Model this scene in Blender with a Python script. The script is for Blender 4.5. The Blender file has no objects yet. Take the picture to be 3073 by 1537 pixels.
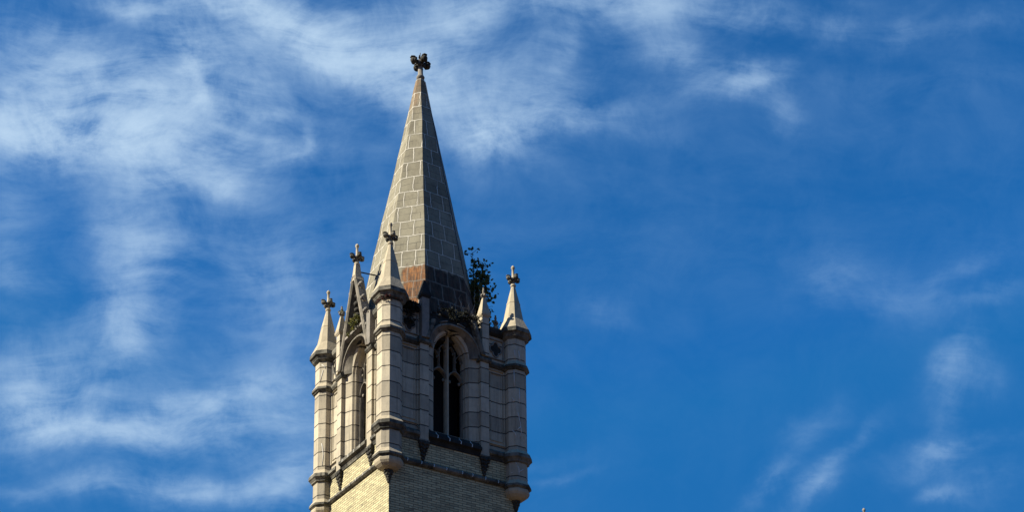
import bpy, bmesh, math, random
from mathutils import Vector, Matrix
rad = math.radians
C = bpy.context.scene.collection
S = bpy.context.scene

# ------------------------------------------------------------------ camera
CAM = Vector((-19.18, -35.01, 1.6))
def cam_axes(az, el, roll):
    az, el, roll = rad(az), rad(el), rad(roll)
    F = Vector((math.sin(az)*math.cos(el), math.cos(az)*math.cos(el), math.sin(el)))
    R = F.cross(Vector((0, 0, 1))).normalized(); U = R.cross(F)
    return (R*math.cos(roll)+U*math.sin(roll), -R*math.sin(roll)+U*math.cos(roll), F)
AX_R, AX_U, AX_F = cam_axes(32.87, 11.88, -0.68)
cd = bpy.data.cameras.new('camera'); co = bpy.data.objects.new('camera', cd); C.objects.link(co)
co.matrix_world = Matrix(((AX_R.x, AX_U.x, -AX_F.x, CAM.x), (AX_R.y, AX_U.y, -AX_F.y, CAM.y), (AX_R.z, AX_U.z, -AX_F.z, CAM.z), (0, 0, 0, 1)))
cd.sensor_fit = 'HORIZONTAL'; cd.sensor_width = 36.0
cd.lens = 36.0*3976/3073; cd.shift_y = 1504/3073
cd.clip_end = 6000; cd.clip_start = 0.1
S.camera = co

# ------------------------------------------------------------------ sun, sky, exposure
SUN_AZ, SUN_EL = 11.0, 35.0      # azimuth from -X towards +Y
to_sun = Vector((-math.cos(rad(SUN_AZ))*math.cos(rad(SUN_EL)), math.sin(rad(SUN_AZ))*math.cos(rad(SUN_EL)), math.sin(rad(SUN_EL))))
sd = bpy.data.lights.new('sun', 'SUN'); sd.energy = 5.0; sd.angle = rad(0.53); sd.color = (1.0, 0.93, 0.79)
so = bpy.data.objects.new('sun', sd); C.objects.link(so)
so.rotation_euler = to_sun.to_track_quat('Z', 'Y').to_euler()
so.location = to_sun*80

S.view_settings.view_transform = 'Standard'; S.view_settings.look = 'None'
S.view_settings.exposure = 0.9; S.view_settings.gamma = 1

class NT:
    """small helper for building node trees"""
    def __init__(s, tree): s.t = tree; s.n = tree.nodes; s.l = tree.links
    def node(s, typ, **kw):
        n = s.n.new(typ)
        for k, v in kw.items(): setattr(n, k, v)
        return n
    def put(s, sock, v):
        if isinstance(v, bpy.types.NodeSocket): s.l.new(v, sock)
        elif v is not None: sock.default_value = v
    def math(s, op, a, b=None, c=None, clamp=False):
        n = s.node('ShaderNodeMath', operation=op, use_clamp=clamp)
        for i, v in enumerate((a, b, c)): s.put(n.inputs[i], v)
        return n.outputs[0]
    def vmath(s, op, a, b=None, scale=None):
        n = s.node('ShaderNodeVectorMath', operation=op)
        s.put(n.inputs[0], a); s.put(n.inputs[1], b)
        if scale is not None: s.put(n.inputs['Scale'], scale)
        return n.outputs['Value'] if op in ('DOT_PRODUCT', 'LENGTH') else n.outputs[0]
    def noise(s, vec, scale, detail=4, rough=.55, dist=0, col=False, lac=2.0):
        n = s.node('ShaderNodeTexNoise'); s.put(n.inputs['Vector'], vec)
        n.inputs['Scale'].default_value = scale; n.inputs['Detail'].default_value = detail
        n.inputs['Roughness'].default_value = rough; n.inputs['Distortion'].default_value = dist
        n.inputs['Lacunarity'].default_value = lac
        return n.outputs['Color' if col else 'Fac']
    def mapping(s, vec, loc=(0, 0, 0), rot=(0, 0, 0), scale=(1, 1, 1), typ='POINT'):
        n = s.node('ShaderNodeMapping', vector_type=typ); s.put(n.inputs[0], vec)
        n.inputs['Location'].default_value = loc; n.inputs['Rotation'].default_value = rot; n.inputs['Scale'].default_value = scale
        return n.outputs[0]
    def rng(s, v, a, b, c=0., d=1., smooth=True):
        n = s.node('ShaderNodeMapRange'); n.interpolation_type = 'SMOOTHSTEP' if smooth else 'LINEAR'
        for i, x in enumerate((v, a, b, c, d)): s.put(n.inputs[i], x)
        return n.outputs[0]
    def mix(s, fac, a, b, blend='MIX'):
        n = s.node('ShaderNodeMix', data_type='RGBA', blend_type=blend)
        s.put(n.inputs[0], fac)
        for i, v in ((6, a), (7, b)):
            if isinstance(v, tuple) and len(v) == 3: v = v+(1,)
            s.put(n.inputs[i], v)
        return n.outputs[2]

world = bpy.data.worlds.new('World'); S.world = world; world.use_nodes = True
def build_sky():
    w = NT(world.node_tree); w.n.clear()
    out = w.node('ShaderNodeOutputWorld'); bg = w.node('ShaderNodeBackground')
    sky = w.node('ShaderNodeTexSky', sky_type='NISHITA'); sky.sun_disc = False
    sky.sun_elevation = rad(SUN_EL)
    sky.sun_rotation = math.atan2(to_sun.x, to_sun.y)
    sky.altitude = 200; sky.air_density = 1.0; sky.dust_density = 0.3; sky.ozone_density = 2.5
    # deep polarised blue of the photograph
    blue = w.mix(1.0, sky.outputs[0], (0.135, 0.945, 1.62), 'MULTIPLY')
    blue = w.vmath('MINIMUM', blue, (1.7, 1.68, 4.9))
    # cirrus: a fixed pattern of the sky, laid out by direction
    tc = w.node('ShaderNodeTexCoord'); d = tc.outputs['Generated']
    fw = w.math('MAXIMUM', w.vmath('DOT_PRODUCT', d, tuple(AX_F)), 0.05)
    k = 3976/1537
    x = w.math('MULTIPLY_ADD', w.math('DIVIDE', w.vmath('DOT_PRODUCT', d, tuple(AX_R)), fw), k, 1536.5/1537)
    y = w.math('MULTIPLY_ADD', w.math('DIVIDE', w.vmath('DOT_PRODUCT', d, tuple(AX_U)), fw), -k, (768.5+1504)/1537)
    cb = w.node('ShaderNodeCombineXYZ'); w.put(cb.inputs[0], x); w.put(cb.inputs[1], y)
    P = cb.outputs[0]
    half = (.5, .5, .5)
    w1 = w.vmath('SCALE', w.vmath('SUBTRACT', w.noise(P, 2.6, 2, .5, col=True), half), scale=0.11)
    w2 = w.vmath('SCALE', w.vmath('SUBTRACT', w.noise(P, 7.0, 5, .65, col=True), half), scale=0.085)
    Q = w.vmath('ADD', w.vmath('ADD', P, w1), w2)
    QF = w.vmath('ADD', P, w.vmath('SCALE', w1, scale=1.6))
    BL = CLOUD_BLOBS
    acc = None
    for i, (bx, by, rx, ry, ang, amp) in enumerate(BL):
        if i and i % 24 == 0:   # chain the groups so that the shader compiles them one after another
            n = w.node('ShaderNodeVectorMath', operation='MULTIPLY_ADD'); w.put(n.inputs[0], acc); n.inputs[1].default_value = (1e-7, 1e-7, 0); w.put(n.inputs[2], Q)
            Q = n.outputs[0]
        if ry < 24: ry, rx, amp = ry*1.55, rx*1.1, amp*.70
        v = w.mapping(Q, (bx/1288, by/1288, 0), (0, 0, rad(ang)), (rx/1288*1.2, ry/1288*1.2, 1), 'TEXTURE')
        g = w.math('POWER', 0.36788, w.vmath('DOT_PRODUCT', v, v))
        acc = w.math('MULTIPLY_ADD', g, amp, acc if acc is not None else 0.0)
    # fibres and puffs
    f1 = w.noise(w.mapping(QF, rot=(0, 0, rad(24)), scale=(1.9, 7.5, 1)), 2.2, 10, .64, .5)
    f2 = w.noise(w.mapping(QF, rot=(0, 0, rad(-38)), scale=(2.2, 8.0, 1)), 2.6, 9, .64, .4)
    f3 = w.noise(P, 6.5, 10, .64, .4)
    fib = w.math('ADD', w.math('MULTIPLY', f1, .36), w.math('ADD', w.math('MULTIPLY', f2, .24), w.math('MULTIPLY', f3, .57)))
    tex = w.rng(fib, .45, .70, .24, 1.38, False)
    veil = w.math('MULTIPLY', w.rng(f3, .40, .8, 0., .05, False), 1.0)
    dens = w.math('ADD', w.math('MULTIPLY', acc, tex), veil)
    dens = w.math('SUBTRACT', 1.0, w.math('POWER', 0.36788, w.math('MAXIMUM', dens, 0.0)))
    cloud = w.mix(dens, (2.2, 4.6, 8.2), (6.2, 8.1, 10.0))
    col = w.mix(dens, blue, cloud)
    w.put(bg.inputs['Color'], col); bg.inputs['Strength'].default_value = 0.050
    w.l.new(bg.outputs[0], out.inputs[0])
# x, y (in a 2576 x 1288 frame), radius along / across, angle, amount
CLOUD_BLOBS = [
 (190, 352, 260, 46, 3, 1.35), (465, 155, 32, 62, -8, .50), (498, 225, 20, 50, -20, .45), (400, 258, 120, 26, 4, .50), (330, 230, 240, 90, 5, .80),
 (60, 290, 110, 90, 0, .75), (120, 125, 130, 70, 20, .42), (560, 110, 130, 60, 0, .42), (350, 330, 120, 50, 0, .4), (640, 230, 70, 60, 0, .25),
 (565, 415, 60, 48, 40, .60), (590, 455, 40, 22, 0, .35), (480, 440, 70, 24, 10, .35), (330, 420, 110, 40, 0, .38),
 (590, 322, 70, 13, 25, .35), (655, 350, 90, 14, 22, .35), (772, 345, 14, 42, 10, .38), (730, 383, 48, 9, -4, .40), (670, 276, 60, 11, 4, .40),
 (330, 20, 100, 26, 20, .48), (500, 8, 220, 16, 2, .60), (640, 40, 160, 36, 14, .48), (790, 92, 140, 50, 28, .72), (930, 120, 160, 60, 15, .66),
 (1000, 185, 150, 48, 22, .60), (1055, 255, 60, 70, 20, .48), (950, 212, 130, 20, 25, .40), (760, 30, 260, 40, 4, .35),
 (1148, 85, 80, 62, -30, .62), (1180, 20, 140, 19, -8, .60), (1560, 12, 270, 23, 0, .62), (1800, 30, 210, 20, 3, .42), (2115, 35, 42, 22, -50, .32),
 (1640, 72, 110, 55, 25, .42), (1680, 152, 70, 15, 6, .38), (1905, 188, 52, 28, -22, .62), (1830, 216, 85, 17, -8, .38), (1962, 255, 55, 20, 42, .42), (1790, 190, 90, 40, 10, .2),
 (1182, 352, 62, 50, 40, .70), (1235, 372, 95, 32, 6, .58), (1330, 330, 140, 24, -12, .50), (1480, 300, 140, 18, -8, .38), (1250, 270, 110, 70, 0, .46),
 (1375, 268, 110, 17, -28, .32), (1405, 160, 115, 14, -65, .32), (1350, 150, 120, 50, -60, .22), (1600, 320, 110, 18, 4, .16), (2260, 62, 60, 18, -50, .26), (2420, 55, 150, 13, -4, .2), (2430, 190, 320, 18, -2, .10),
 (340, 693, 62, 120, 4, .40), (312, 830, 72, 52, 0, .50), (340, 560, 90, 140, 0, .36), (300, 880, 40, 40, 0, .3), (45, 700, 66, 28, 20, .28), (20, 610, 50, 60, 0, .25), (30, 500, 60, 40, 0, .25),
 (100, 960, 160, 85, 10, .55), (250, 1080, 240, 38, 8, .62), (480, 1042, 160, 32, -8, .55), (600, 990, 130, 22, -10, .42), (560, 1085, 190, 36, -3, .36), (740, 1040, 120, 100, 0, .32), (60, 1040, 100, 60, 0, .42),
 (230, 1222, 66, 14, 8, .42), (400, 1240, 160, 36, 6, .36), (725, 1228, 95, 42, -28, .66), (60, 1230, 85, 13, 0, .28), (560, 1252, 110, 26, 0, .42), (740, 800, 130, 120, 0, .26), (660, 680, 110, 100, 0, .18), (620, 570, 160, 110, 0, .12),
 (1532, 795, 36, 22, -50, .22), (1470, 772, 60, 40, 0, .1), (2095, 695, 50, 46, 0, .17), (2230, 760, 160, 55, 20, .15), (2400, 690, 110, 15, -30, .22), (2505, 740, 120, 28, -20, .22),
 (2395, 930, 85, 22, -48, .34), (2440, 960, 60, 40, 0, .22), (2375, 1040, 40, 95, 15, .22), (2372, 1140, 120, 13, -12, .38), (2330, 1180, 62, 18, -25, .38), (2455, 1200, 90, 40, 0, .2), (2380, 1247, 44, 8, -20, .38),
 (2042, 1090, 62, 22, -25, .30), (2095, 1180, 90, 11, -45, .42), (2020, 1236, 55, 20, -30, .58), (1922, 1210, 60, 13, -35, .48), (1400, 1185, 75, 9, -15, .2), (1380, 1135, 90, 14, -10, .12),
 (1288, 150, 1500, 330, 0, .10), (1750, 640, 800, 220, 0, .04), (420, 620, 560, 480, 0, .11), (300, 1060, 480, 170, 4, .18), (330, 250, 420, 190, 0, .12), (1050, 150, 300, 170, 10, .15),
]
build_sky()

# ------------------------------------------------------------------ materials
def new_mat(name):
    m = bpy.data.materials.new(name); m.use_nodes = True
    t = NT(m.node_tree); bs = m.node_tree.nodes['Principled BSDF']
    bs.inputs['Roughness'].default_value = .85
    bs.inputs['Specular IOR Level'].default_value = .25
    return m, t, bs
def bump(t, bs, h, strength=.5, dist=.02):
    b = t.node('ShaderNodeBump'); b.inputs['Strength'].default_value = strength; b.inputs['Distance'].default_value = dist
    t.put(b.inputs['Height'], h); t.l.new(b.outputs[0], bs.inputs['Normal'])
def pos(t): return t.node('ShaderNodeNewGeometry').outputs['Position']
def mat_stone(name, c1, c2, joints=True, blackening=.25, sootcol=(.035, .035, .03)):
    """glazed terracotta blocks, half metre courses with dark open joints and run-off stains"""
    m, t, bs = new_mat(name); p = pos(t)
    n1 = t.noise(p, 1.7, 5, .6); n2 = t.noise(p, 14, 4, .6)
    col = t.mix(t.rng(t.math('ADD', t.math('MULTIPLY', n1, .6), t.math('MULTIPLY', t.noise(p, 5.0, 4, .6), .4)), .40, .60), c1, c2)
    col = t.mix(t.math('MULTIPLY', t.rng(n2, .45, .8), .35), col, tuple(.6*c for c in c1))
    streak = t.noise(t.mapping(p, scale=(9, 9, .7)), 1.0, 6, .65)
    col = t.mix(t.math('MULTIPLY', t.rng(streak, .47, .72), t.math('MULTIPLY', t.rng(t.noise(p, .8, 3), .3, .7, .5, 1.3), blackening)), col, sootcol)
    sep = t.node('ShaderNodeSeparateXYZ'); t.put(sep.inputs[0], p)
    if joints:
        z = t.math('ADD', sep.outputs[2], t.math('MULTIPLY', t.math('SUBTRACT', n2, .5), .025))
        fr = t.math('ABSOLUTE', t.math('SUBTRACT', t.math('FRACT', t.math('ADD', t.math('DIVIDE', t.math('SUBTRACT', z, 19.75), .5), .5)), .5))
        j = t.rng(fr, .022, .048, 1., 0.)
        blk = t.math('FLOOR', t.math('DIVIDE', t.math('SUBTRACT', sep.outputs[2], 19.75), .5))
        wn = t.node('ShaderNodeTexWhiteNoise', noise_dimensions='1D'); t.put(wn.inputs['W'], blk)
        col = t.mix(.20, col, wn.outputs['Value'], 'OVERLAY')
        col = t.mix(t.math('MULTIPLY', j, .92), col, (.03, .026, .022))
        bump(t, bs, t.math('ADD', t.math('MULTIPLY', j, -1.0), t.math('MULTIPLY', n2, .35)), .6, .015)
    else:
        bump(t, bs, n2, .35, .015)
    t.put(bs.inputs['Base Color'], col)
    return m
M = {}
M['stone'] = mat_stone('cream_terracotta', (.45, .39, .275), (.375, .328, .238), True, .42)
M['stone_plain'] = mat_stone('cream_terracotta_plain', (.45, .382, .26), (.375, .32, .217), False, .35)
M['stone_dirty'] = mat_stone('grimy_terracotta', (.259, .230, .187), (.180, .166, .137), False, .6)
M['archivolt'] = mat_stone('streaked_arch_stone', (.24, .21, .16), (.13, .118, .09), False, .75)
M['blackening'] = mat_stone('soot_and_shade_stone', (.034, .033, .027), (.016, .016, .014), False, .5, (.008, .008, .007))  # near-black: soot crust, and painted shade on spandrels and quatrefoils
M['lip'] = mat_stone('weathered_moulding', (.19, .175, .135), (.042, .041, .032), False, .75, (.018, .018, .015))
M['carved'] = mat_stone('blackened_carving', (.06, .055, .042), (.025, .024, .02), False, .5)

def mat_brick():
    m, t, bs = new_mat('buff_roman_brick')
    uv = t.node('ShaderNodeTexCoord').outputs['UV']; p = pos(t)
    wob = t.vmath('SCALE', t.vmath('SUBTRACT', t.noise(p, 3.0, 2, .5, col=True), (.5, .5, .5)), scale=.012)
    b = t.node('ShaderNodeTexBrick'); t.put(b.inputs['Vector'], t.vmath('ADD', uv, wob))
    b.offset = .5; b.inputs['Scale'].default_value = 1.0
    b.inputs['Brick Width'].default_value = .31; b.inputs['Row Height'].default_value = .077
    b.inputs['Mortar Size'].default_value = .0085; b.inputs['Mortar Smooth'].default_value = .2; b.inputs['Bias'].default_value = -.15
    b.inputs['Color1'].default_value = (.54, .47, .265, 1); b.inputs['Color2'].default_value = (.30, .262, .15, 1); b.inputs['Mortar'].default_value = (.10, .092, .06, 1)
    big = t.noise(p, .9, 4, .6)
    col = t.mix(t.math('MULTIPLY', t.rng(big, .5, .75), .35), b.outputs['Color'], (.22, .195, .12))
    sm = t.noise(t.mapping(p, scale=(3, 3, 12)), 1.0, 3, .6)
    col = t.mix(t.math('MULTIPLY', t.rng(sm, .55, .72), .7), col, (.10, .09, .065))
    t.put(bs.inputs['Base Color'], col)
    bump(t, bs, t.math('SUBTRACT', t.math('MULTIPLY', t.noise(p, 30, 2), .3), b.outputs['Fac']), .8, .012)
    return m
M['brick'] = mat_brick()

def mat_spire():
    m, t, bs = new_mat('spire_slabs')
    uv = t.node('ShaderNodeTexCoord').outputs['UV']; p = pos(t)
    wob = t.vmath('SCALE', t.vmath('SUBTRACT', t.noise(p, 2.6, 4, .6, col=True), (.5, .5, .5)), scale=.13)
    v = t.vmath('ADD', uv, wob)
    sv = t.node('ShaderNodeSeparateXYZ'); t.put(sv.inputs[0], v)
    rown = t.node('ShaderNodeTexWhiteNoise', noise_dimensions='1D'); t.put(rown.inputs['W'], t.math('FLOOR', t.math('DIVIDE', t.math('SUBTRACT', sv.outputs[1], 25.69 % .622), .622)))
    sh = t.node('ShaderNodeCombineXYZ'); t.put(sh.inputs[0], t.math('MULTIPLY', rown.outputs['Value'], .2))
    v = t.vmath('ADD', v, sh.outputs[0])
    def bt(width, row, mort, sm, off=(0, 0, 0)):
        b = t.node('ShaderNodeTexBrick'); t.put(b.inputs['Vector'], t.vmath('ADD', v, off))
        b.offset = .5; b.offset_frequency = 2; b.inputs['Scale'].default_value = 1
        b.inputs['Brick Width'].default_value = width; b.inputs['Row Height'].default_value = row
        b.inputs['Mortar Size'].default_value = mort; b.inputs['Mortar Smooth'].default_value = sm
        b.inputs['Bias'].default_value = 0
        return b
    off = (.09, -(25.69 % .622), 0)
    b = bt(.46, .622, .016, .3, off)
    b.inputs['Color1'].default_value = (.195, .178, .122, 1); b.inputs['Color2'].default_value = (.285, .258, .178, 1); b.inputs['Mortar'].default_value = (.19, .175, .13, 1)
    halo = bt(.46, .622, .085, 1.0, off)
    b2 = bt(2.3, .311, .011, .4, (.7, off[1], 0))
    mask2 = t.math('MULTIPLY', b2.outputs['Fac'], t.rng(t.noise(p, 1.1, 3), .40, .46))
    n1 = t.noise(p, 1.3, 6, .62); n2 = t.noise(p, 16, 4, .6)
    col = b.outputs['Color']
    col = t.mix(t.math('MULTIPLY', t.rng(n1, .40, .68), .65), col, (.130, .112, .075))
    col = t.mix(t.math('MULTIPLY', t.rng(n2, .5, .8), .4), col, (.09, .085, .068))
    sxyz = t.node('ShaderNodeSeparateXYZ'); t.put(sxyz.inputs[0], p)
    z = sxyz.outputs[2]
    # rust: run-off band at the foot of the shaded half and below the finial
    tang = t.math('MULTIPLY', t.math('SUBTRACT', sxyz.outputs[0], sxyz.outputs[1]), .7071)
    st = t.noise(t.mapping(p, scale=(5, 5, .5)), 1.2, 5, .65)
    foot = t.math('MULTIPLY', t.rng(t.math('ADD', z, t.math('MULTIPLY', st, .45)), 25.80, 25.96, 1., 0.), t.rng(t.math('ADD', tang, t.math('MULTIPLY', st, .5)), .12, .28))
    head = t.rng(t.math('ADD', z, t.math('MULTIPLY', st, 2.4)), 33.2, 34.6)
    drip = t.noise(t.mapping(p, scale=(8, 8, .45)), 1.4, 6, .68)
    col = t.mix(t.math('MULTIPLY', t.rng(drip, .52, .72), .5), col, (.085, .075, .055))
    rust = t.math('MAXIMUM', t.math('MULTIPLY', foot, t.rng(st, .2, .62, .75, 1.)), t.math('MULTIPLY', head, .38))
    st2 = t.noise(t.mapping(p, scale=(9, 9, .35)), 1.6, 6, .7)
    rcol = t.mix(t.rng(st2, .40, .62), (.27, .115, .036), (.07, .034, .018))
    crust_shade = t.math('MULTIPLY', t.rng(t.math('ADD', tang, t.math('MULTIPLY', st, .25)), .80, .95), t.rng(z, 27.5, 26.6))  # dark crust, with the shaded facet's tone painted into the rust
    rcol = t.mix(crust_shade, rcol, t.mix(t.rng(st2, .42, .66), (.018, .016, .012), (.06, .032, .022)))
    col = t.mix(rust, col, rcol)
    col = t.mix(t.math('MULTIPLY', mask2, .75), col, (.06, .055, .045))
    col = t.mix(t.math('MULTIPLY', halo.outputs['Fac'], .40), col, (.085, .08, .065))
    jm = t.math('MULTIPLY', b.outputs['Fac'], t.rng(t.noise(p, 2.6, 4), .30, .50, .42, 1.))
    jm = t.math('MULTIPLY', jm, t.math('SUBTRACT', 1., t.math('MULTIPLY', foot, .78)))
    col = t.mix(jm, col, (.54, .50, .40))
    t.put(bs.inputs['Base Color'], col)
    bump(t, bs, t.math('ADD', t.math('MULTIPLY', b.outputs['Fac'], .6), t.math('MULTIPLY', n2, .3)), .5, .02)
    return m
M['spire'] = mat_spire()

def mat_plain(name, c, rough=.8, var=.35, scale=8.):
    m, t, bs = new_mat(name); p = pos(t)
    n = t.noise(p, scale, 4, .6)
    t.put(bs.inputs['Base Color'], t.mix(t.math('MULTIPLY', t.rng(n, .35, .7), var), c, tuple(.35*a for a in c)))
    bs.inputs['Roughness'].default_value = rough
    return m
M['dark_inside'] = mat_plain('dark_belfry_inside', (.02, .019, .018))  # inner shade of the belfry put into a near-black colour
M['iron'] = mat_plain('iron', (.03, .035, .05), .55)
M['twig'] = mat_plain('bark_twigs', (.06, .05, .038))
M['deadvine'] = mat_plain('dead_vine', (.42, .36, .28))
M['lead'] = mat_plain('lead_roof', (.13, .13, .13), .6)
M['repair'] = mat_plain('pale_crack_mortar', (.62, .60, .54), .8, .3)
M['moss'] = mat_plain('black_moss', (.022, .022, .017), .95)
def mat_leaf(name, c1, c2):
    m, t, bs = new_mat(name)
    oi = t.node('ShaderNodeNewGeometry')
    t.put(bs.inputs['Base Color'], t.mix(oi.outputs['Random Per Island'], c1, c2))
    bs.inputs['Roughness'].default_value = .5
    tr = t.node('ShaderNodeBsdfTranslucent'); t.put(tr.inputs[0], t.mix(oi.outputs['Random Per Island'], c1, c2))
    mx = t.node('ShaderNodeMixShader'); mx.inputs[0].default_value = .3
    t.l.new(bs.outputs[0], mx.inputs[1]); t.l.new(tr.outputs[0], mx.inputs[2])
    t.l.new(mx.outputs[0], t.n['Material Output'].inputs[0])
    return m
M['leaf'] = mat_leaf('shrub_leaf', (.04, .065, .022), (.13, .15, .045))
M['leaf_yellow'] = mat_leaf('weed_leaf', (.07, .085, .022), (.20, .18, .04))
M['leaf_red'] = mat_leaf('creeper_leaf', (.03, .012, .012), (.11, .025, .02))
M['leaf_black'] = mat_leaf('ivy_leaf', (.016, .018, .012), (.03, .032, .02))
def mat_ground():
    m, t, bs = new_mat('ground_grass_and_paving'); p = pos(t)
    n = t.noise(p, .05, 6, .6); n2 = t.noise(p, 3, 5, .6)
    c = t.mix(t.rng(n, .45, .55), (.088, .046, .022), (.046, .030, .014))
    t.put(bs.inputs['Base Color'], t.mix(t.math('MULTIPLY', n2, .5), c, (.05, .05, .04)))
    return m
M['ground'] = mat_ground()

# ------------------------------------------------------------------ mesh helpers
class MB:
    def __init__(s): s.v = []; s.f = []; s.sm = []
    def add(s, vs, fs, smooth=False):
        o = len(s.v); s.v += [tuple(v) for v in vs]; s.f += [tuple(i+o for i in f) for f in fs]; s.sm += [smooth]*len(fs)
        return s
    def quad(s, a, b, c, d): return s.add([a, b, c, d], [(0, 1, 2, 3)])
    def box(s, x0, x1, y0, y1, z0, z1):
        vs = [(x, y, z) for z in (z0, z1) for y in (y0, y1) for x in (x0, x1)]
        return s.add(vs, [(0, 2, 3, 1), (4, 5, 7, 6), (0, 1, 5, 4), (2, 6, 7, 3), (0, 4, 6, 2), (1, 3, 7, 5)])
    def loft(s, rings, caps=True, smooth=False, close=True):
        n = len(rings[0]); vs = [v for r in rings for v in r]; fs = []
        for i in range(len(rings)-1):
            for j in range(n if close else n-1):
                k = (j+1) % n
                fs.append((i*n+j, i*n+k, (i+1)*n+k, (i+1)*n+j))
        if caps: fs += [tuple(range(n))[::-1], tuple(range((len(rings)-1)*n, len(rings)*n))]
        return s.add(vs, fs, smooth)
    def ball(s, c, r, sx=1, sy=1, sz=1, nu=10, nv=7, jit=0, rng=None):
        rings = []
        for i in range(nv+1):
            th = math.pi*i/nv
            ring = []
            for j in range(nu):
                a = 2*math.pi*j/nu; q = 1+(rng.uniform(-jit, jit) if rng else 0)
                ring.append((c[0]+q*r*sx*math.sin(th)*math.cos(a), c[1]+q*r*sy*math.sin(th)*math.sin(a), c[2]-r*sz*math.cos(th)))
            rings.append(ring)
        return s.loft(rings, False, True)
    def tube(s, pts, radii, n=6, smooth=True):
        rings = []
        for i, p in enumerate(pts):
            p = Vector(p); a = Vector(pts[max(i-1, 0)]); b = Vector(pts[min(i+1, len(pts)-1)])
            t = (b-a).normalized(); u = t.cross(Vector((.3, .2, 1) if abs(t.z) < .9 else (1, .1, 0))).normalized(); w = t.cross(u)
            r = radii[i] if isinstance(radii, (list, tuple)) else radii
            rings.append([p+u*r*math.cos(2*math.pi*j/n)+w*r*math.sin(2*math.pi*j/n) for j in range(n)])
        return s.loft(rings, True, smooth)
    def xf(s, fn): s.v = [fn(*v) for v in s.v]; return s
    def build(s, name, mat, parent=None, label=None, recalc=True):
        me = bpy.data.meshes.new(name); me.from_pydata(s.v, [], s.f)
        me.polygons.foreach_set('use_smooth', s.sm)
        if recalc:
            bm = bmesh.new(); bm.from_mesh(me); bmesh.ops.remove_doubles(bm, verts=bm.verts, dist=1e-5)
            bmesh.ops.recalc_face_normals(bm, faces=bm.faces); bm.to_mesh(me); bm.free()
        uv = me.uv_layers.new(name='UVMap'); me.update()
        for p in me.polygons:
            n = p.normal
            if abs(n.z) > .95: ua, va = Vector((1, 0, 0)), Vector((0, 1, 0))
            else: ua, va = Vector((0, 0, 1)).cross(n).normalized(), Vector((0, 0, 1))
            for li in p.loop_indices:
                c = me.vertices[me.loops[li].vertex_index].co
                uv.data[li].uv = (c.dot(ua), c.dot(va))
        me.materials.append(M[mat] if isinstance(mat, str) else mat)
        o = bpy.data.objects.new(name, me); C.objects.link(o)
        if parent: o.parent = parent; o.matrix_parent_inverse = parent.matrix_basis.inverted()
        if label: o['label'] = label
        return o
def tag(o, label, cat, group=None, kind=None):
    if label: o['label'] = label
    if cat: o['category'] = cat
    if group: o['group'] = group
    if kind: o['kind'] = kind
    return o
def empty(name, loc):
    o = bpy.data.objects.new(name, None); C.objects.link(o); o.location = loc; o.empty_display_size = .3
    return o

# ------------------------------------------------------------------ ground
g = MB(); R0 = 2500
g.quad((-R0, -R0, 0), (R0, -R0, 0), (R0, R0, 0), (-R0, R0, 0))
tag(g.build('ground', 'ground'), None, None, None, 'structure')

# ------------------------------------------------------------------ the tower
tower = empty('church_tower', (0, 0, 0))
tag(tower, 'tall church tower of buff brick and cream terracotta with a grey stone spire', 'church tower')
H = 2.25         # turret axes
W = 2.20         # belfry wall face
WB = 2.23        # brick face
PF = 2.33        # pilaster face

def octa(cx, cy, a, b, z): # chamfered square: half width a, half facet b
    return [(cx+x, cy+y, z) for x, y in ((-b, -a), (b, -a), (a, -b), (a, b), (b, a), (-b, a), (-a, b), (-a, -b))]
SA, SBB = .344, .1675
def orng(cx, cy, r, z): k = r/SA; return octa(cx, cy, r, SBB*k, z)
def profile(mb, cx, cy, prof, caps=True): return mb.loft([orng(cx, cy, r, z) for z, r in prof], caps)

def finial_mesh(mb_stem, mb_leaf, c, z0, s=1.0, neck=0.0, rng=None, top=True):
    """collar, neck, four curled leaf bosses on cardinal arms, buds below them, knobbed stem"""
    cx, cy = c
    def ring(r, z, n=10): return [(cx+r*math.cos(2*math.pi*i/n), cy+r*math.sin(2*math.pi*i/n), z) for i in range(n)]
    prof = [(.058, -.06), (.088, -.03), (.098, 0), (.088, .03), (.062, .045)]+[(r, z+neck) for r, z in ((.055, .12), (.05, .17), (.07, .2), (.085, .235), (.075, .28), (.045, .31))]
    if top: prof += [(.042, .5), (.04, .60), (.062, .625), (.066, .66), (.05, .70), (.022, .73)]
    mb_stem.loft([ring(r*s, z0+z*s) for r, z in prof], True, True)
    z0 += neck*s
    for i in range(4):
        a = math.pi/2*i; dx, dy = math.cos(a), math.sin(a)
        px, py = -dy, dx
        def P(o, zz, l=0): return (cx+dx*o*s+px*l*s, cy+dy*o*s+py*l*s, z0+zz*s)
        mb_leaf.tube([P(.03, .215), P(.10, .25), P(.17, .255)], [.04*s, .045*s, .05*s], 7)
        mb_leaf.ball(P(.185, .235), .072*s, 1, 1, 1.0, 9, 7, .06, rng)
        for l in (-.042, .042): mb_leaf.ball(P(.165, .225, l), .048*s, 1, 1, 1.1, 8, 6, .08, rng)
        # leaf tip turned over on top
        mb_leaf.loft([[P(.11, .285, -.055), P(.11, .285, .055), P(.11, .305, .055), P(.11, .305, -.055)],
                      [P(.19, .305, -.06), P(.19, .305, .06), P(.19, .325, .06), P(.19, .325, -.06)],
                      [P(.255, .30, -.035), P(.255, .30, .035), P(.255, .315, .035), P(.255, .315, -.035)]])
        a2 = a+math.pi/4; ex, ey = math.cos(a2), math.sin(a2)
        mb_leaf.ball((cx+ex*.085*s, cy+ey*.085*s, z0+.15*s), .042*s, 1, 1, 1.15, 8, 6, .08, rng)

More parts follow.
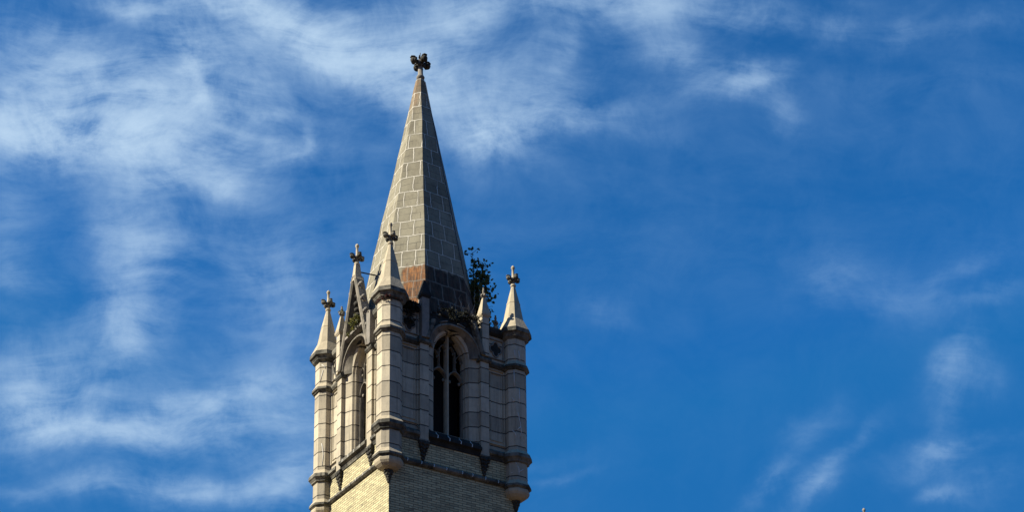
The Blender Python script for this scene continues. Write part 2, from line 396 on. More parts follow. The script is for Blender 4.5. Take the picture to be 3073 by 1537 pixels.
rng = random.Random(5)
def turret(cx, cy, label):
    sh = MB()
    profile(sh, cx, cy, [(18.36, .344), (23.6, .344)])
    o = sh.build('corner_turret', 'stone', tower, label)
    def mould(prof_top, prof_lip):
        a = MB(); profile(a, cx, cy, prof_top, False); a.build('weathering_slope', 'stone_plain', o)
        b = MB(); profile(b, cx, cy, prof_lip, False); b.build('ring_moulding', 'lip', o)
    mould([(18.635, .340), (18.47, .445)], [(18.47, .445), (18.40, .452), (18.375, .42), (18.35, .395), (18.33, .30)])
    mould([(19.645, .340), (19.475, .475)], [(19.475, .475), (19.36, .485), (19.33, .45), (19.27, .405), (19.235, .40), (19.20, .34)])
    mould([(22.70, .340), (22.54, .435)], [(22.54, .435), (22.46, .442), (22.44, .405), (22.40, .385), (22.375, .34)])
    mould([(24.22, .315), (23.80, .505)], [(23.80, .505), (23.80, .515), (23.66, .525), (23.625, .47), (23.56, .43), (23.535, .435), (23.50, .40), (23.45, .34)])
    # rounded corbel bowl under the turret
    b = MB(); b.loft([orng(cx, cy, r, z) for z, r in ((18.345, .385), (18.30, .398), (18.23, .388), (18.16, .35), (18.09, .27), (18.05, .17), (18.035, .08))], True)
    b.build('corbel_bowl', 'stone_plain', o)
    sx, sy = (1 if cx > 0 else -1), (1 if cy > 0 else -1)
    p = MB(); bx, by = cx-sx*.0, cy-sy*.0
    for k in range(4):
        zz = 18.0-.075*k; r = .135-.027*k
        for j in range(6):
            a = j*math.pi/3+k*.5
            p.ball((bx+r*.75*math.cos(a), by+r*.75*math.sin(a), zz+rng.uniform(-.015, .015)), .055-.007*k, 1, 1, 1.1, 8, 6, .1, rng)
    p.ball((bx, by, 17.70), .05, 1, 1, 1.3, 8, 6, .1, rng)
    p.loft([orng(bx, by, .11, 18.06), orng(bx, by, .05, 17.72)])
    p.build('carved_pendant', 'carved', o)
    s = MB(); profile(s, cx, cy, [(24.18, .312), (24.84, .200), (24.845, .206), (24.88, .203), (24.885, .194), (25.50, .06)], True)
    s.build('spirelet', 'stone_plain', o)
    st, lf = MB(), MB(); finial_mesh(st, lf, (cx, cy), 25.54, 1.0, rng=rng)
    f = st.build('finial', 'stone_plain', o); lf.build('finial_leaf', 'lip', o)
    return o
def crack(t, cx, cy, pts, r=.014):
    q = MB(); P3 = []
    for s, z in pts:   # s runs round the two facets that face the street: -1 mid facet left edge, 0 the arris, 1 far edge of the right-hand facet
        if s < 0: P3.append((cx-SBB+s*(SA-SBB), cy-SA-s*(SA-SBB), z))
        else: P3.append((cx-SBB+s*2*SBB, cy-SA, z))
    q.tube(P3, r, 5); q.build('crack_repair', 'repair', t)
turret(-H, -H, 'nearest corner turret, lit on its left facets')
tl = turret(-H, H, 'left corner turret against the cloudy sky')
tr_ = turret(H, -H, 'right corner turret with pale cracks in its shaded shaft')
turret(H, H, 'hidden corner turret behind the spire')
for pts in ([(-.1, 23.05), (-.08, 22.75)], [(.35, 23.05), (.42, 22.9), (.5, 22.73)], [(-.25, 22.35), (-.2, 22.1), (-.22, 21.8)], [(.35, 21.75), (.4, 21.5), (.38, 21.25)],
            [(-.55, 21.4), (-.35, 21.35), (-.3, 21.25)], [(.15, 20.9), (.3, 20.75), (.45, 20.55), (.5, 20.35), (.55, 20.2)], [(.5, 20.45), (.1, 20.3)], [(-.6, 20.3), (-.2, 20.2), (-.05, 20.05)], [(.75, 20.22), (.45, 20.2), (.4, 20.02)],
            [(-.15, 19.18), (.2, 19.0), (.25, 18.85), (-.05, 18.66)], [(.22, 18.88), (.7, 19.0)], [(.22, 18.88), (-.8, 18.86)], [(.3, 22.66), (.45, 22.58)]): crack(tr_, H, -H, pts)
for pts in ([(-.7, 23.35), (-.35, 23.3), (-.15, 23.2)], [(-.5, 23.15), (-.7, 22.95), (-.85, 22.78)], [(-.5, 20.55), (-.35, 20.35), (-.25, 20.15), (-.38, 19.75)]): crack(tl, -H, H, pts)

# brick shaft and brick band
b = MB(); b.box(-WB, WB, -WB, WB, 0, 18.46); b.build('brick_shaft', 'brick', tower)
b = MB(); b.box(-WB, WB, -WB, WB, 18.56, 19.36); b.build('brick_band', 'brick', tower)

# --- one belfry face, built in face coordinates (u along, d outward, z), then turned
FACES = {'right': lambda u, d, z: (u, -d, z), 'left': lambda u, d, z: (-d, -u, z), 'back': lambda u, d, z: (d, u, z), 'rear': lambda u, d, z: (-u, d, z)}
def arch(w, spring, rise, n=12, zb=None):
    c = (rise*rise-w*w)/(2*w); Rr = w+c
    a1 = math.atan2(rise, c)   # angle at apex seen from the right-hand centre
    L = [(c-Rr*math.cos(a1*i/n), spring+Rr*math.sin(a1*i/n)) for i in range(n+1)]
    pts = L+[(-u, z) for u, z in reversed(L[:-1])]
    if zb is not None: pts = [(-w, zb)]+pts+[(w, zb)]
    return pts
def bar(mb, path, w, d0, d1, closed=False):
    """a moulded bar following a path in the face plane, from depth d0 to d1, width w, chamfered front"""
    n = len(path); rings = []
    for i in range(n):
        a = Vector(path[(i-1) % n] if closed else path[max(i-1, 0)]); c = Vector(path[(i+1) % n] if closed else path[min(i+1, n-1)])
        t = (c-a).normalized(); nn = Vector((-t.y, t.x)); p = Vector(path[i])
        e, h = p+nn*w/2, p-nn*w/2; e2, h2 = p+nn*w*.22, p-nn*w*.22; dm = d0+(d1-d0)*.6
        rings.append([(e.x, d0, e.y), (e.x, dm, e.y), (e2.x, d1, e2.y), (h2.x, d1, h2.y), (h.x, dm, h.y), (h.x, d0, h.y)])
    if closed: rings.append(rings[0])
    mb.loft(rings, not closed)
def run(mb, u0, u1, prof):  # profile (d, z) extruded along u
    mb.loft([[(u0, d, z) for d, z in prof], [(u1, d, z) for d, z in prof]])

SILL = 19.72; SP = 22.42
WIN = arch(.93, SP, .95, 12, SILL)
MID = arch(.645, SP, .88, 12, SILL)
INN = arch(.56, SP, .91, 12, SILL)
def face(side, window, gable, pins):
    T = FACES[side]
    def B(mb, name, mat, parent=tower, label=None): return mb.xf(T).build(name, mat, parent, label)
    wall = MB(); top = 23.62
    wl = 2.2
    if window:
        wall.quad((-wl, W, 19.36), (-.93, W, 19.36), (-.93, W, top), (-wl, W, top))
        wall.quad((.93, W, 19.36), (wl, W, 19.36), (wl, W, top), (.93, W, top))
        wall.quad((-.93, W, 19.36), (.93, W, 19.36), (.93, W, SILL), (-.93, W, SILL))
        A = WIN[1:-1]
        for (u0, z0), (u1, z1) in zip(A[:-1], A[1:]): wall.quad((u0, W, z0), (u1, W, z1), (u1, W, top), (u0, W, top))
    else:
        wall.quad((-wl, W, 19.36), (wl, W, 19.36), (wl, W, top), (-wl, W, top))
    bw = B(wall, 'belfry_wall', 'stone')
    # pilasters with stepped mouldings, carved corbels and small pinnacles
    for k, u in enumerate((-1.085, 1.085)):
        p = MB(); w = .15
        p.box(u-w, u+w, W-.05, PF, 19.28, 22.58)
        po = B(p, 'pilaster', 'stone')
        e_ = 1 if u > 0 else -1
        q = MB(); q.box(*sorted((u+e_*(w+.002), u+e_*(w+.05))), W-.05, W+.045, 19.7, 22.4); B(q, 'edge_moulding', 'stone', po)
        q = MB()
        run(q, u-w-.07, u+w+.07, [(W-.05, 22.58), (W-.05, 22.46), (PF+.03, 22.46), (PF+.075, 22.51), (PF+.075, 22.57), (PF+.0, 22.66), (W-.05, 22.66)])
        B(q, 'capital_moulding', 'lip', po)
        q = MB(); q.box(u-w-.03, u+w+.03, W-.05, PF+.03, 19.235, 19.278); B(q, 'base_moulding', 'lip', po)
        q = MB()
        for r in range(5):
            zz = 19.18-.115*r; ww = .16-.028*r; nb = 4-r//2
            for j in range(nb):
                uu = u+ww*(2*j/(nb-1)-1)*.8
                q.ball((uu, WB+.10-.02*r, zz+rng.uniform(-.02, .02)), .062-.006*r, 1, 1, 1.05, 8, 6, .12, rng)
            q.ball((u, WB+.12-.024*r, zz-.05), .05, 1, 1, 1, 8, 6, .12, rng)
        q.loft([[(u-.17, WB-.03, 19.234), (u+.17, WB-.03, 19.234), (u+.15, WB+.11, 19.234), (u-.15, WB+.11, 19.234)],
                [(u-.04, WB-.03, 18.68), (u+.04, WB-.03, 18.68), (u+.03, WB+.03, 18.68), (u-.03, WB+.03, 18.68)]])
        B(q, 'carved_corbel', 'carved', po)
        # upper shaft
        q = MB(); w2 = .125; ztop = {'full': 24.05, 'bare': 24.02, 'broken': 23.78}[pins[k]]
        q.box(u-w2, u+w2, W-.06, PF+.075, 22.662, ztop)
        B(q, 'upper_shaft', 'stone_dirty' if pins[k] != 'full' else 'stone', po)
        dc = (W-.06+PF+.075)/2+.02
        if pins[k] != 'broken':
            def sq(r, z): return [(u-r, dc-r, z), (u+r, dc-r, z), (u+r, dc+r, z), (u-r, dc+r, z)]
            q = MB(); q.loft([sq(.125, 24.0), sq(.165, 24.06), (sq(.17, 24.13)), sq(.16, 24.135), sq(.045, 24.70 if pins[k] == 'full' else 24.62)])
            B(q, 'small_pinnacle', 'stone_plain' if pins[k] == 'full' else 'blackening', po)  # bare pinnacle near-black, full one cream
            if pins[k] == 'full':
                q = MB(); q.tube([(u, dc, 24.66), (u, dc, 24.95), (u, dc, 25.06)], [.05, .035, .02], 8)
                q.ball((u, dc, 24.97), .045, 1, 1, 1.3, 8, 6, .1, rng); q.ball((u, dc, 25.05), .035, 1, 1, 1, 8, 6, .1, rng)
                for j in range(4):
                    a = j*math.pi/2; q.ball((u+.065*math.cos(a), dc+.065*math.sin(a), 24.80), .045, 1, 1, 1.2, 8, 6, .1, rng)
                B(q, 'pinnacle_bud', 'stone_dirty', po)
        else:
            q = MB()
            for j in range(7): q.ball((u+rng.uniform(-.1, .1), dc+rng.uniform(-.1, .08), ztop+rng.uniform(-.02, .05)), rng.uniform(.03, .07), 1, 1, .8, 6, 5, .3, rng)
            B(q, 'broken_stump', 'stone_dirty', po)
    # strings: at the sill line, at the spring line, and the low one on the brick
    for (u0, u1) in ((-1.92, -1.24), (1.24, 1.92)):
        q = MB(); run(q, u0, u1, [(W-.04, 19.66), (W+.17, 19.49), (W+.17, 19.40), (W+.10, 19.35), (W+.07, 19.30), (W+.06, 19.25), (W-.04, 19.25)])
        B(q, 'string_course', 'lip')
        q = MB(); run(q, u0, u1, [(W-.04, 22.69), (W+.10, 22.56), (W+.10, 22.49), (W+.05, 22.42), (W-.04, 22.42)])
        B(q, 'string_course', 'lip')
        # sunk panel frame
        q = MB(); a, c = (u0+.05, u1-.03) if u0 < 0 else (u0+.03, u1-.05)
        bar(q, [(a, 19.80), (c, 19.80), (c, 22.34), (a, 22.34)], .06, W-.01, W+.05, True)
        B(q, 'panel_frame', 'stone', bw); q = MB()
        bar(q, [(a+.09, 19.93), (c-.09, 19.93), (c-.09, 22.22), (a+.09, 22.22)], .05, W-.01, W+.028, True)
        B(q, 'panel_frame', 'stone', bw)
        # parapet panel with a carved quatrefoil
        q = MB(); m = (a+c)/2; bar(q, [(a+.02, 22.76), (c-.02, 22.76), (c-.02, 23.42), (a+.02, 23.42)], .07, W-.01, W+.05, True)
        B(q, 'parapet_panel', 'stone_dirty', bw); q = MB()
        qf = [(m+.15*math.cos(t)*(1+.45*abs(math.cos(2*t))), 23.09+.18*math.sin(t)*(1+.45*abs(math.cos(2*t)))) for t in [2*math.pi*i/32 for i in range(32)]]
        bar(q, qf, .05, W-.01, W+.04, True)
        B(q, 'quatrefoil', 'stone_dirty', bw)
        q = MB(); q.loft([[(u, W+.004, z) for u, z in qf], [(u, W+.012, z) for u, z in qf]]); B(q, 'quatrefoil_shade_plate', 'blackening', bw)  # dark plate on the wall, painted as shade inside the pierced quatrefoil
        q = MB(); run(q, u0, u1+0, [(W-.2, 23.80), (W+.10, 23.80), (W+.14, 23.70), (W+.12, 23.60), (W+.04, 23.53), (W-.2, 23.53)])
        B(q, 'parapet_coping', 'blackening' if side == 'right' else 'lip')
    q = MB(); run(q, -1.86, 1.86, [(WB-.04, 18.60), (WB+.04, 18.60), (WB+.11, 18.53), (WB+.11, 18.47), (WB+.05, 18.42), (WB-.04, 18.42)])
    lowc = B(q, 'low_string_course', 'lip')
    # white repointed joints across the strings
    n = 8
    for i in range(n):
        u = -1.62+3.24*i/(n-1)+rng.uniform(-.05, .05); q = MB()
        q.loft([[(u+s-.02*j, d, z) for s in (-.011, .011)]+[(u+s-.02*j, d-.02, z) for s in (.011, -.011)] for j, (d, z) in enumerate(((WB+.05, 18.604), (WB+.116, 18.535), (WB+.116, 18.465)))])
        B(q, 'mortar_joint', 'repair', lowc)
    # parapet wall behind the window head
    q = MB(); q.box(-1.2, 1.2, W-.25, W-.01, 23.3, 23.62); B(q, 'parapet_core', 'blackening')
    if not window: return
    # ---- window
    sur = MB()
    sur.loft([[(u, W, z) for u, z in WIN], [(u, W-.12, z) for u, z in MID], [(u, W-.40, z) for u, z in INN], [(u, W-.52, z) for u, z in INN]], False, False, False)
    so_ = B(sur, 'window', 'stone')
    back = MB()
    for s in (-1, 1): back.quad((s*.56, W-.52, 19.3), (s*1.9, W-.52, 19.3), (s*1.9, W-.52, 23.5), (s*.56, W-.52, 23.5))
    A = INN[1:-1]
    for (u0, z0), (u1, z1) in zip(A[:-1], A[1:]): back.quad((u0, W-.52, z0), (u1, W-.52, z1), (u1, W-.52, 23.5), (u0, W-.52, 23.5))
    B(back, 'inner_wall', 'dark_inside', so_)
    # archivolt standing forward on the pilaster capitals
    av = MB(); S0 = SP+.13
    secs = [(arch(.955, S0, .90, 14), W-.02), (arch(.955, S0, .90, 14), PF-.03), (arch(.925, S0, .87, 14), PF+.01), (arch(.885, S0, .82, 14), PF+.01), (arch(.865, S0, .80, 14), PF-.04), (arch(.655, S0, .765, 14), W-.10)]
    av.loft([[(u, d, z) for u, z in p] for p, d in secs], False, False, False)
    for e in (0, -1): av.add([(p[e][0], d, p[e][1]) for p, d in secs], [tuple(range(len(secs)))])
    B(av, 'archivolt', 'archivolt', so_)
    jm = MB(); bar(jm, arch(.60, SP, .89, 12, SILL), .045, W-.30, W-.20); B(jm, 'jamb_moulding', 'stone', so_)
    D0, D1 = W-.50, W-.34
    ml = MB(); bar(ml, [(0, SILL), (0, 23.28)], .11, D0, D1+.03); B(ml, 'mullion', 'stone_plain', so_)
    tr = MB()
    for s in (-1, 1):
        sub = arch(.258, 21.80, .32, 8)
        bar(tr, [(u+s*.287, z) for u, z in sub], .06, D0, D1)
        bar(tr, [(s*.287, 22.12), (s*.287, 22.80)], .035, D0+.02, D1-.01)
        # little Y where the super-mullion meets the sub-arch
        bar(tr, [(s*.287-.17, 22.04), (s*.287-.06, 22.12), (s*.287, 22.26)], .025, D0+.02, D1-.01)
        bar(tr, [(s*.287+.17, 22.04), (s*.287+.06, 22.12), (s*.287, 22.26)], .025, D0+.02, D1-.01)
        # cusped heads
        for t in (s*.143, s*.43):
            hd = arch(.125, 22.72, .22, 6)
            zmax = SP+.91*(1-(abs(t)/.56)**1.8)
            sh = min(0, zmax-.06-22.94)
            bar(tr, [(u+t, z+sh) for u, z in hd], .032, D0+.02, D1-.02)
            for e in (-1, 1): tr.ball((t+e*.085, (D0+D1)/2, 22.73+sh), .035, 1, .9, 1.3, 6, 5)
        for e in (-1, 1):
            tr.ball((s*.287+e*.17, (D0+D1)/2, 21.76), .05, 1, .8, 1.2, 7, 5)
            bar(tr, [(s*.287+e*.262, SILL), (s*.287+e*.262, 21.7)], .045, D0+.01, D1-.01)
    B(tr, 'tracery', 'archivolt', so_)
    # filling between cusped heads and the arch
    fil = MB(); A2 = [p for p in INN[1:-1] if p[1] > SP+.66]
    fil.loft([[(u, D0+.03, z) for u, z in A2], [(u, D1-.04, z) for u, z in A2]]); B(fil, 'tracery_spandrel', 'carved', so_)
    sl = MB(); run(sl, -.93, .93, [(W-.54, 19.86), (W-.2, 19.80), (W+.02, 19.70), (W+.06, 19.62), (W+.20, 19.50), (W+.20, 19.41), (W+.11, 19.36), (W+.07, 19.29), (W+.06, 19.24), (W-.54, 19.24)])
    B(sl, 'window_sill', 'lip' if side == 'left' else 'blackening', so_)  # sill near-black on the right face, lighter on the left
    for u in (-.62, -.2, .2, .6):
        pr = ((W-.0, 19.715), (W+.065, 19.625), (W+.205, 19.505), (W+.205, 19.41)); q = MB()
        q.loft([[(u+s-.012*j, d, z+.004) for s in (-.012, .012)]+[(u+s-.012*j, d-.03, z) for s in (.012, -.012)] for j, (d, z) in enumerate(pr)])
        B(q, 'mortar_joint', 'repair', so_)
    # masonry above the arch, painted black for moss and the moulding's shade
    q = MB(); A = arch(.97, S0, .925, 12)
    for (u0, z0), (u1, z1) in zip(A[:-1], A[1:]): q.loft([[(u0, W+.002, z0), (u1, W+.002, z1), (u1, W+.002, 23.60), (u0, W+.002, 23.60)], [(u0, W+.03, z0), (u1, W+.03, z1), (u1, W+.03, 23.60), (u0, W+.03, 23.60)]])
    B(q, 'mossy_shade_spandrel', 'blackening', so_)
    # raking gable legs
    def leg(mb, s, za, zb):
        zt, ub = 25.72, 1.03
        def c(z): return s*ub*(zt-z)/(zt-22.62)
        th = .08
        sec = [(-th, W-.08), (-th, W+.19), (-th*.4, W+.235), (th*.4, W+.235), (th, W+.19), (th, W-.08)]
        zs = [za+(zb-za)*i/6 for i in range(7)]
        mb.loft([[(c(z)+o, d, z) for o, d in sec] for z in zs])
    if gable:
        gm = MB(); leg(gm, -1, 22.665, 25.56); leg(gm, 1, 22.665, 25.56)
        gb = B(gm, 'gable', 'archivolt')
        cap = MB(); dc = W+.09
        cap.loft([[(-.19, dc-.16, 25.40), (.19, dc-.16, 25.40), (.19, dc+.14, 25.40), (-.19, dc+.14, 25.40)], [(-.11, dc-.11, 25.62), (.11, dc-.11, 25.62), (.11, dc+.11, 25.62), (-.11, dc+.11, 25.62)], [(-.075, dc-.075, 26.0), (.075, dc-.075, 26.0), (.075, dc+.075, 26.0), (-.075, dc+.075, 26.0)]])
        B(cap, 'gable_apex', 'stone_plain', gb)
        st, lf = MB(), MB()
        X, Y, _ = T(0, dc, 0); finial_mesh(st, lf, (X, Y), 26.03, 1.0, rng=rng)
        st.build('finial', 'stone_plain', gb); lf.build('finial_leaf', 'lip', gb)
        hm = MB(); run(hm, -.62, .62, [(W+.0, 23.74), (W+.12, 23.74), (W+.19, 23.68), (W+.19, 23.60), (W+.10, 23.54), (W+.0, 23.54)]); B(hm, 'gable_string', 'stone_dirty', gb)
        ty = MB(); ty.loft([[(-.56, d, 23.75), (.56, d, 23.75), (.05, d, 25.35), (-.05, d, 25.35)] for d in (W-.07, W-.02)]); B(ty, 'dark_void_panel', 'carved', gb)  # added plate, its dark colour standing for the dim void between the legs
        cs = MB(); cs.tube([(0, W+.03, 23.74), (0, W+.03, 25.2)], .05, 8)
        for zz, r in ((24.0, .11), (24.2, .14), (24.42, .11), (24.62, .13), (24.9, .10), (25.1, .07)):
            cs.ball((0, W+.05, zz), r, 1, 1, .75, 10, 7, .05, rng)
        B(cs, 'boss_shaft', 'carved', gb)
        for s in (-1, 1):
            for zz in (23.45, 24.0, 24.55, 25.1):
                u = s*(1.03*(25.72-zz)/(25.72-22.62)+.085)
                ck = MB(); ck.tube([(u-s*.03, W+.10, zz-.14), (u+s*.03, W+.10, zz-.05), (u+s*.06, W+.10, zz+.05)], [.035, .045, .05], 7)
                ck.ball((u+s*.07, W+.10, zz+.07), .075, 1, 1, .85, 8, 6, .1, rng)
                for e in (-.06, .06): ck.ball((u+s*.045, W+.10+e, zz+.02), .05, 1, 1, 1.2, 7, 5, .12, rng)
                B(ck, 'crocket', 'stone_dirty', gb)
    else:
        gm = MB(); leg(gm, 1, 22.665, 23.75); gb = B(gm, 'gable_stub', 'lip')
        gm = MB(); leg(gm, -1, 22.665, 23.35); gb = B(gm, 'gable_stub', 'lip')
        hp = arch(1.0, S0, .97, 12)
        for i0, i1 in ((8, 11), (13, 16), (18, 20)):
            hb = MB(); bar(hb, hp[i0:i1], .055, W+.0, W+.12); B(hb, 'broken_hood', 'stone_dirty', so_)
        rb = MB(); rb.box(-.95, .95, W-.2, W+.02, 23.6, 23.67)
        for i in range(40):
            u = rng.uniform(-1.0, 1.0); rb.ball((u, W-.1+rng.uniform(-.1, .14), 23.66+rng.uniform(-.06, .12)), rng.uniform(.04, .12), 1.2, 1, .7, 6, 5, .35, rng)
        B(rb, 'rubble', 'blackening')
face('right', True, False, ('bare', 'full'))
face('left', True, True, ('full', 'broken'))
face('back', False, False, ('full', 'full'))
face('rear', False, False, ('full', 'full'))
# floors and roof that close the belfry
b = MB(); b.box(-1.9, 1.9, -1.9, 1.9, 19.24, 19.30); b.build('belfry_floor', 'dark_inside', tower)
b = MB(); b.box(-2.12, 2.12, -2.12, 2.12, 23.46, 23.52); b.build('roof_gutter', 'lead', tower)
b = MB(); b.box(-.9, .9, -.9, .9, 19.31, 23.45); b.build('chamber_dark_block', 'dark_inside', tower)  # solid dark block added inside so the openings read black

# ------------------------------------------------------------------ spire
KA, KB, ZT = .1843, .0803, 34.557
def sp(z): return octa(.02, 0, KA*(ZT-z), KB*(ZT-z), z)
s = MB(); zs = [23.53]+[25.69+.622*i for i in range(13)]+[33.80]
s.loft([[(x+rng.uniform(-.012, .012), y+rng.uniform(-.012, .012), z+rng.uniform(-.01, .01)) for x, y, z in sp(zz)] for zz in zs], True)
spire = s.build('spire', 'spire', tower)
st, lf = MB(), MB(); finial_mesh(st, lf, (.02, 0), 33.93, 1.5, neck=.15, rng=rng, top=False)
f = st.build('finial', 'stone_dirty', spire); lf.build('finial_leaf', 'carved', spire)
j = MB()
for i in range(9):
    a = rng.uniform(0, 6.28); r = rng.uniform(.0, .14)
    zz = 34.62
    x, y = .02+r*math.cos(a), r*math.sin(a)
    j.loft([[(x-.03, y-.03, zz), (x+.03, y-.03, zz), (x+.03, y+.03, zz), (x-.03, y+.03, zz)], [(x-.01, y-.01, zz+rng.uniform(.06, .14)), (x+.02, y-.01, zz+.1), (x+.015, y+.02, zz+.09), (x-.01, y+.02, zz+.08)]])
j.ball((.02, 0, 34.60), .10, 1, 1, 1, 8, 6, .2, rng); j.tube([(.0, .0, 34.5), (.01, 0, 34.92)], .012, 6)
j.build('broken_finial_top', 'carved', spire)
w = MB(); w.tube([(KB*(ZT-z)+.05, -KA*(ZT-z)-.01, z) for z in (33.7, 31, 28, 25.8)], .012, 5); w.build('lightning_cable', 'iron', spire)
# tie rod from the gable to the spire
r = MB(); r.tube([(-2.25, .0, 25.78), (-1.57, .0, 25.86)], .022, 6); r.build('tie_rod', 'iron', tower)

# ------------------------------------------------------------------ plants
def leafq(mb, p, size, rg, droop=.3):
    n = Vector((rg.uniform(-1, 1), rg.uniform(-1, 1), rg.uniform(-.3, 1))).normalized()
    a = n.cross(Vector((rg.uniform(-1, 1), rg.uniform(-1, 1), rg.uniform(-1, 1)))).normalized(); b_ = n.cross(a)
    p = Vector(p); l = size*rg.uniform(.7, 1.25); w_ = l*rg.uniform(.55, .8)
    mb.add([p, p+a*l*.35+b_*w_*.5+n*l*.08, p+a*l*.75+b_*w_*.38, p+a*l, p+a*l*.75-b_*w_*.38, p+a*l*.35-b_*w_*.5+n*l*.08], [(0, 1, 2, 3), (0, 3, 4, 5)])
def plant(name, label, cat, base, stems, leafmat, leaf, per, rg, woodr=.018, barefrac=.25, wood='twig'):
    root = empty(name, base); tag(root, label, cat)
    tw, lv = MB(), MB()
    for (dx, dy, dz, nb) in stems:
        p0 = Vector((rg.uniform(-.06, .06), rg.uniform(-.06, .06), 0)); end = Vector((dx, dy, dz)); L = end.length
        pts = [p0+(end-p0)*t+Vector((rg.uniform(-1, 1), rg.uniform(-1, 1), rg.uniform(-.5, .5)))*min(L, 1.2)*.05*(1 if 0 < t < 1 else 0)+Vector((0, 0, min(L, 1)*.10*math.sin(math.pi*t))) for t in [i/6 for i in range(7)]]
        tw.tube(pts, [woodr*(1-.75*i/6) for i in range(7)], 5)
        for b_ in range(nb):
            t = rg.uniform(barefrac, 1); i = min(5, int(t*6)); q = pts[i].lerp(pts[i+1], t*6-i)
            d = Vector((rg.uniform(-1, 1), rg.uniform(-1, 1), rg.uniform(-.2, .9))).normalized()*min(L, 1.6)*rg.uniform(.12, .34)
            e = [q, q+d*.5+Vector((0, 0, .02)), q+d]
            tw.tube(e, [woodr*.4, woodr*.3, woodr*.15], 4)
            for k in range(per):
                f_ = rg.uniform(.25, 1.05); leafq(lv, q+d*f_+Vector((rg.uniform(-1, 1), rg.uniform(-1, 1), rg.uniform(-1, 1)))*leaf*.4, leaf, rg)
    tw.build('stems', wood, root).parent = root
    if per: lv.build('foliage', leafmat, root, recalc=False)
    for o in root.children: o.matrix_parent_inverse.identity()
    return root
rg = random.Random(11)
plant('shrub', 'leafy shrub rooted on the ledge behind the right side of the spire', 'shrub', (1.60, -.85, 23.62),
      [(-.02, .05, 3.7, 30), (.30, -.1, 3.35, 34), (.42, .1, 3.0, 36), (.12, .1, 3.0, 34), (.36, -.2, 2.5, 34), (.10, -.05, 2.2, 32), (.25, .2, 2.7, 34), (.30, .0, 1.7, 26), (.1, .1, 1.2, 20), (.46, .0, 3.2, 18), (.0, .0, 2.7, 30)], 'leaf', .115, 6, rg, .022, .35)
plant('bare_bush', 'leafless twiggy bush on the ledge between the small and the right pinnacle', 'bush', (1.75, -1.75, 23.62),
      [(.30, .0, .75, 7), (.45, -.1, .6, 7), (.15, .15, .8, 6), (.55, .1, .45, 6), (.38, .1, .85, 6)], 'leaf', .05, 1, rg, .012, .2)
plant('weed', 'yellow-green weed sprouting inside the left gable', 'weed', (-2.28, .02, 23.72),
      [(-.10, -.12, .45, 12), (-.14, .12, .40, 12), (-.08, -.36, .30, 12), (-.04, .32, .34, 12), (-.18, 0, .25, 10), (-.16, -.2, -.12, 8), (-.14, .22, -.1, 8)], 'leaf_yellow', .07, 5, rg, .009, .2)
plant('weed', 'dry weed growing around the bud of the far left small pinnacle', 'weed', (-2.27, 1.085, 24.72),
      [(-.05, .08, .22, 6), (.03, -.10, .20, 6), (-.06, -.14, .12, 6)], 'leaf_yellow', .05, 3, rg, .007, .2)
plant('dry_twigs', 'tangle of dark dry twigs hanging below the gable weed', 'twigs', (-2.40, -.25, 23.62),
      [(-.03, -.25, -.12, 10), (-.04, .2, -.16, 10), (-.02, -.45, .05, 10), (-.03, .1, .1, 8)], 'leaf_black', .05, 2, rg, .009, .1)
plant('creeper', 'dark red creeper clinging under the cap of the nearest turret', 'creeper', (-2.62, -2.62, 23.44),
      [(.12, -.06, .02, 10), (.32, -.02, -.02, 10), (.02, .25, -.03, 10), (.55, .02, .0, 10), (-.02, .45, .0, 8)], 'leaf_red', .04, 5, rg, .008, .05)
plant('sprig', 'tiny leafy sprig jutting from the cap of the right pinnacle', 'weed', (2.60, -2.05, 24.0),
      [(.10, -.02, .36, 3), (.05, .05, .22, 3)], 'leaf', .06, 2, rg, .005, .5)
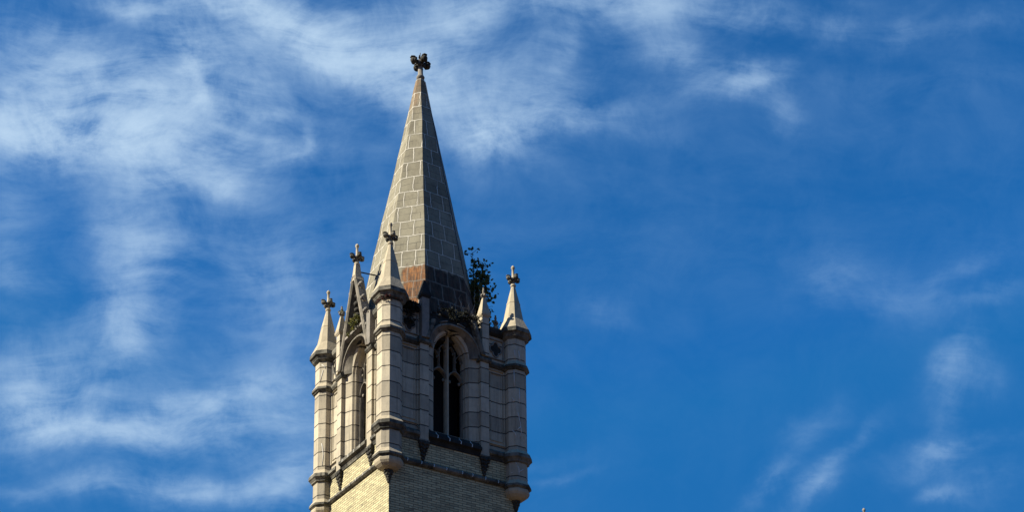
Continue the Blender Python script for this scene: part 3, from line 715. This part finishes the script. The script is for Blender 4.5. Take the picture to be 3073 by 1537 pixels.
plant('ivy', 'black ivy spilling over the shaded parapet beside the nearest turret', 'ivy', (-1.62, -2.26, 23.75),
      [(-.25, -.1, .02, 18), (.25, -.1, -.1, 20), (.3, -.12, -.25, 20), (-.15, -.12, -.45, 22), (.15, -.12, -.6, 22), (0, -.12, -.8, 22)], 'leaf_black', .065, 8, rg, .012, .05)
plant('ivy', 'black ivy matted along the broken parapet above the shaded arch', 'ivy', (.25, -2.22, 23.72),
      [(-.9, -.05, .05, 18), (-.5, -.1, .2, 18), (.5, -.08, .15, 18), (.8, -.05, .02, 16), (.2, -.1, .25, 14), (-.2, -.14, -.12, 12), (.55, -.12, -.22, 12)], 'leaf_black', .065, 8, rg, .012, .05)
dv = empty('dead_vine', (.55, -1.75, 23.7)); tag(dv, 'pale withered vine hanging on the rusty foot of the spire', 'vine')
v = MB(); rg2 = random.Random(3)
for k in range(13):
    x = rg2.uniform(-.35, .75); z = rg2.uniform(.2, 1.2); pts = []
    for i in range(6):
        zz = z+.10*i; x += rg2.uniform(-.04, .06); pts.append((x, 1.75-KA*(ZT-23.7-zz)-.03+rg2.uniform(-.02, .0), zz))
    v.tube(pts, .008, 4)
o = v.build('stems', 'deadvine', dv); o.matrix_parent_inverse.identity()

# ------------------------------------------------------------------ a second, lower pinnacle, only its tip in view
DIRV = (AX_F+AX_R*((2592-1536.5)/3976)+AX_U*((768.5+1504-1527)/3976))
tip = CAM+DIRV*62
px, py, zt = tip
pin = empty('church_pinnacle', (px, py, 0)); tag(pin, 'pinnacle whose rounded tip alone pokes up at the bottom edge, far right', 'pinnacle')
m_ = MB(); m_.loft([orng(px, py, .7, 0), orng(px, py, .7, zt-3.4)]); m_.build('shaft', 'brick', pin)
m_ = MB(); profile(m_, px, py, [(zt-3.4, .66), (zt-3.3, .82), (zt-3.1, .82), (zt-2.9, .62), (zt-.85, .08)]); m_.build('spirelet', 'stone_plain', pin)
st, lf = MB(), MB(); finial_mesh(st, lf, (px, py), zt-.73*1.2, 1.2, rng=rng); st.build('finial', 'stone_dirty', pin); lf.build('finial_leaf', 'stone_dirty', pin)
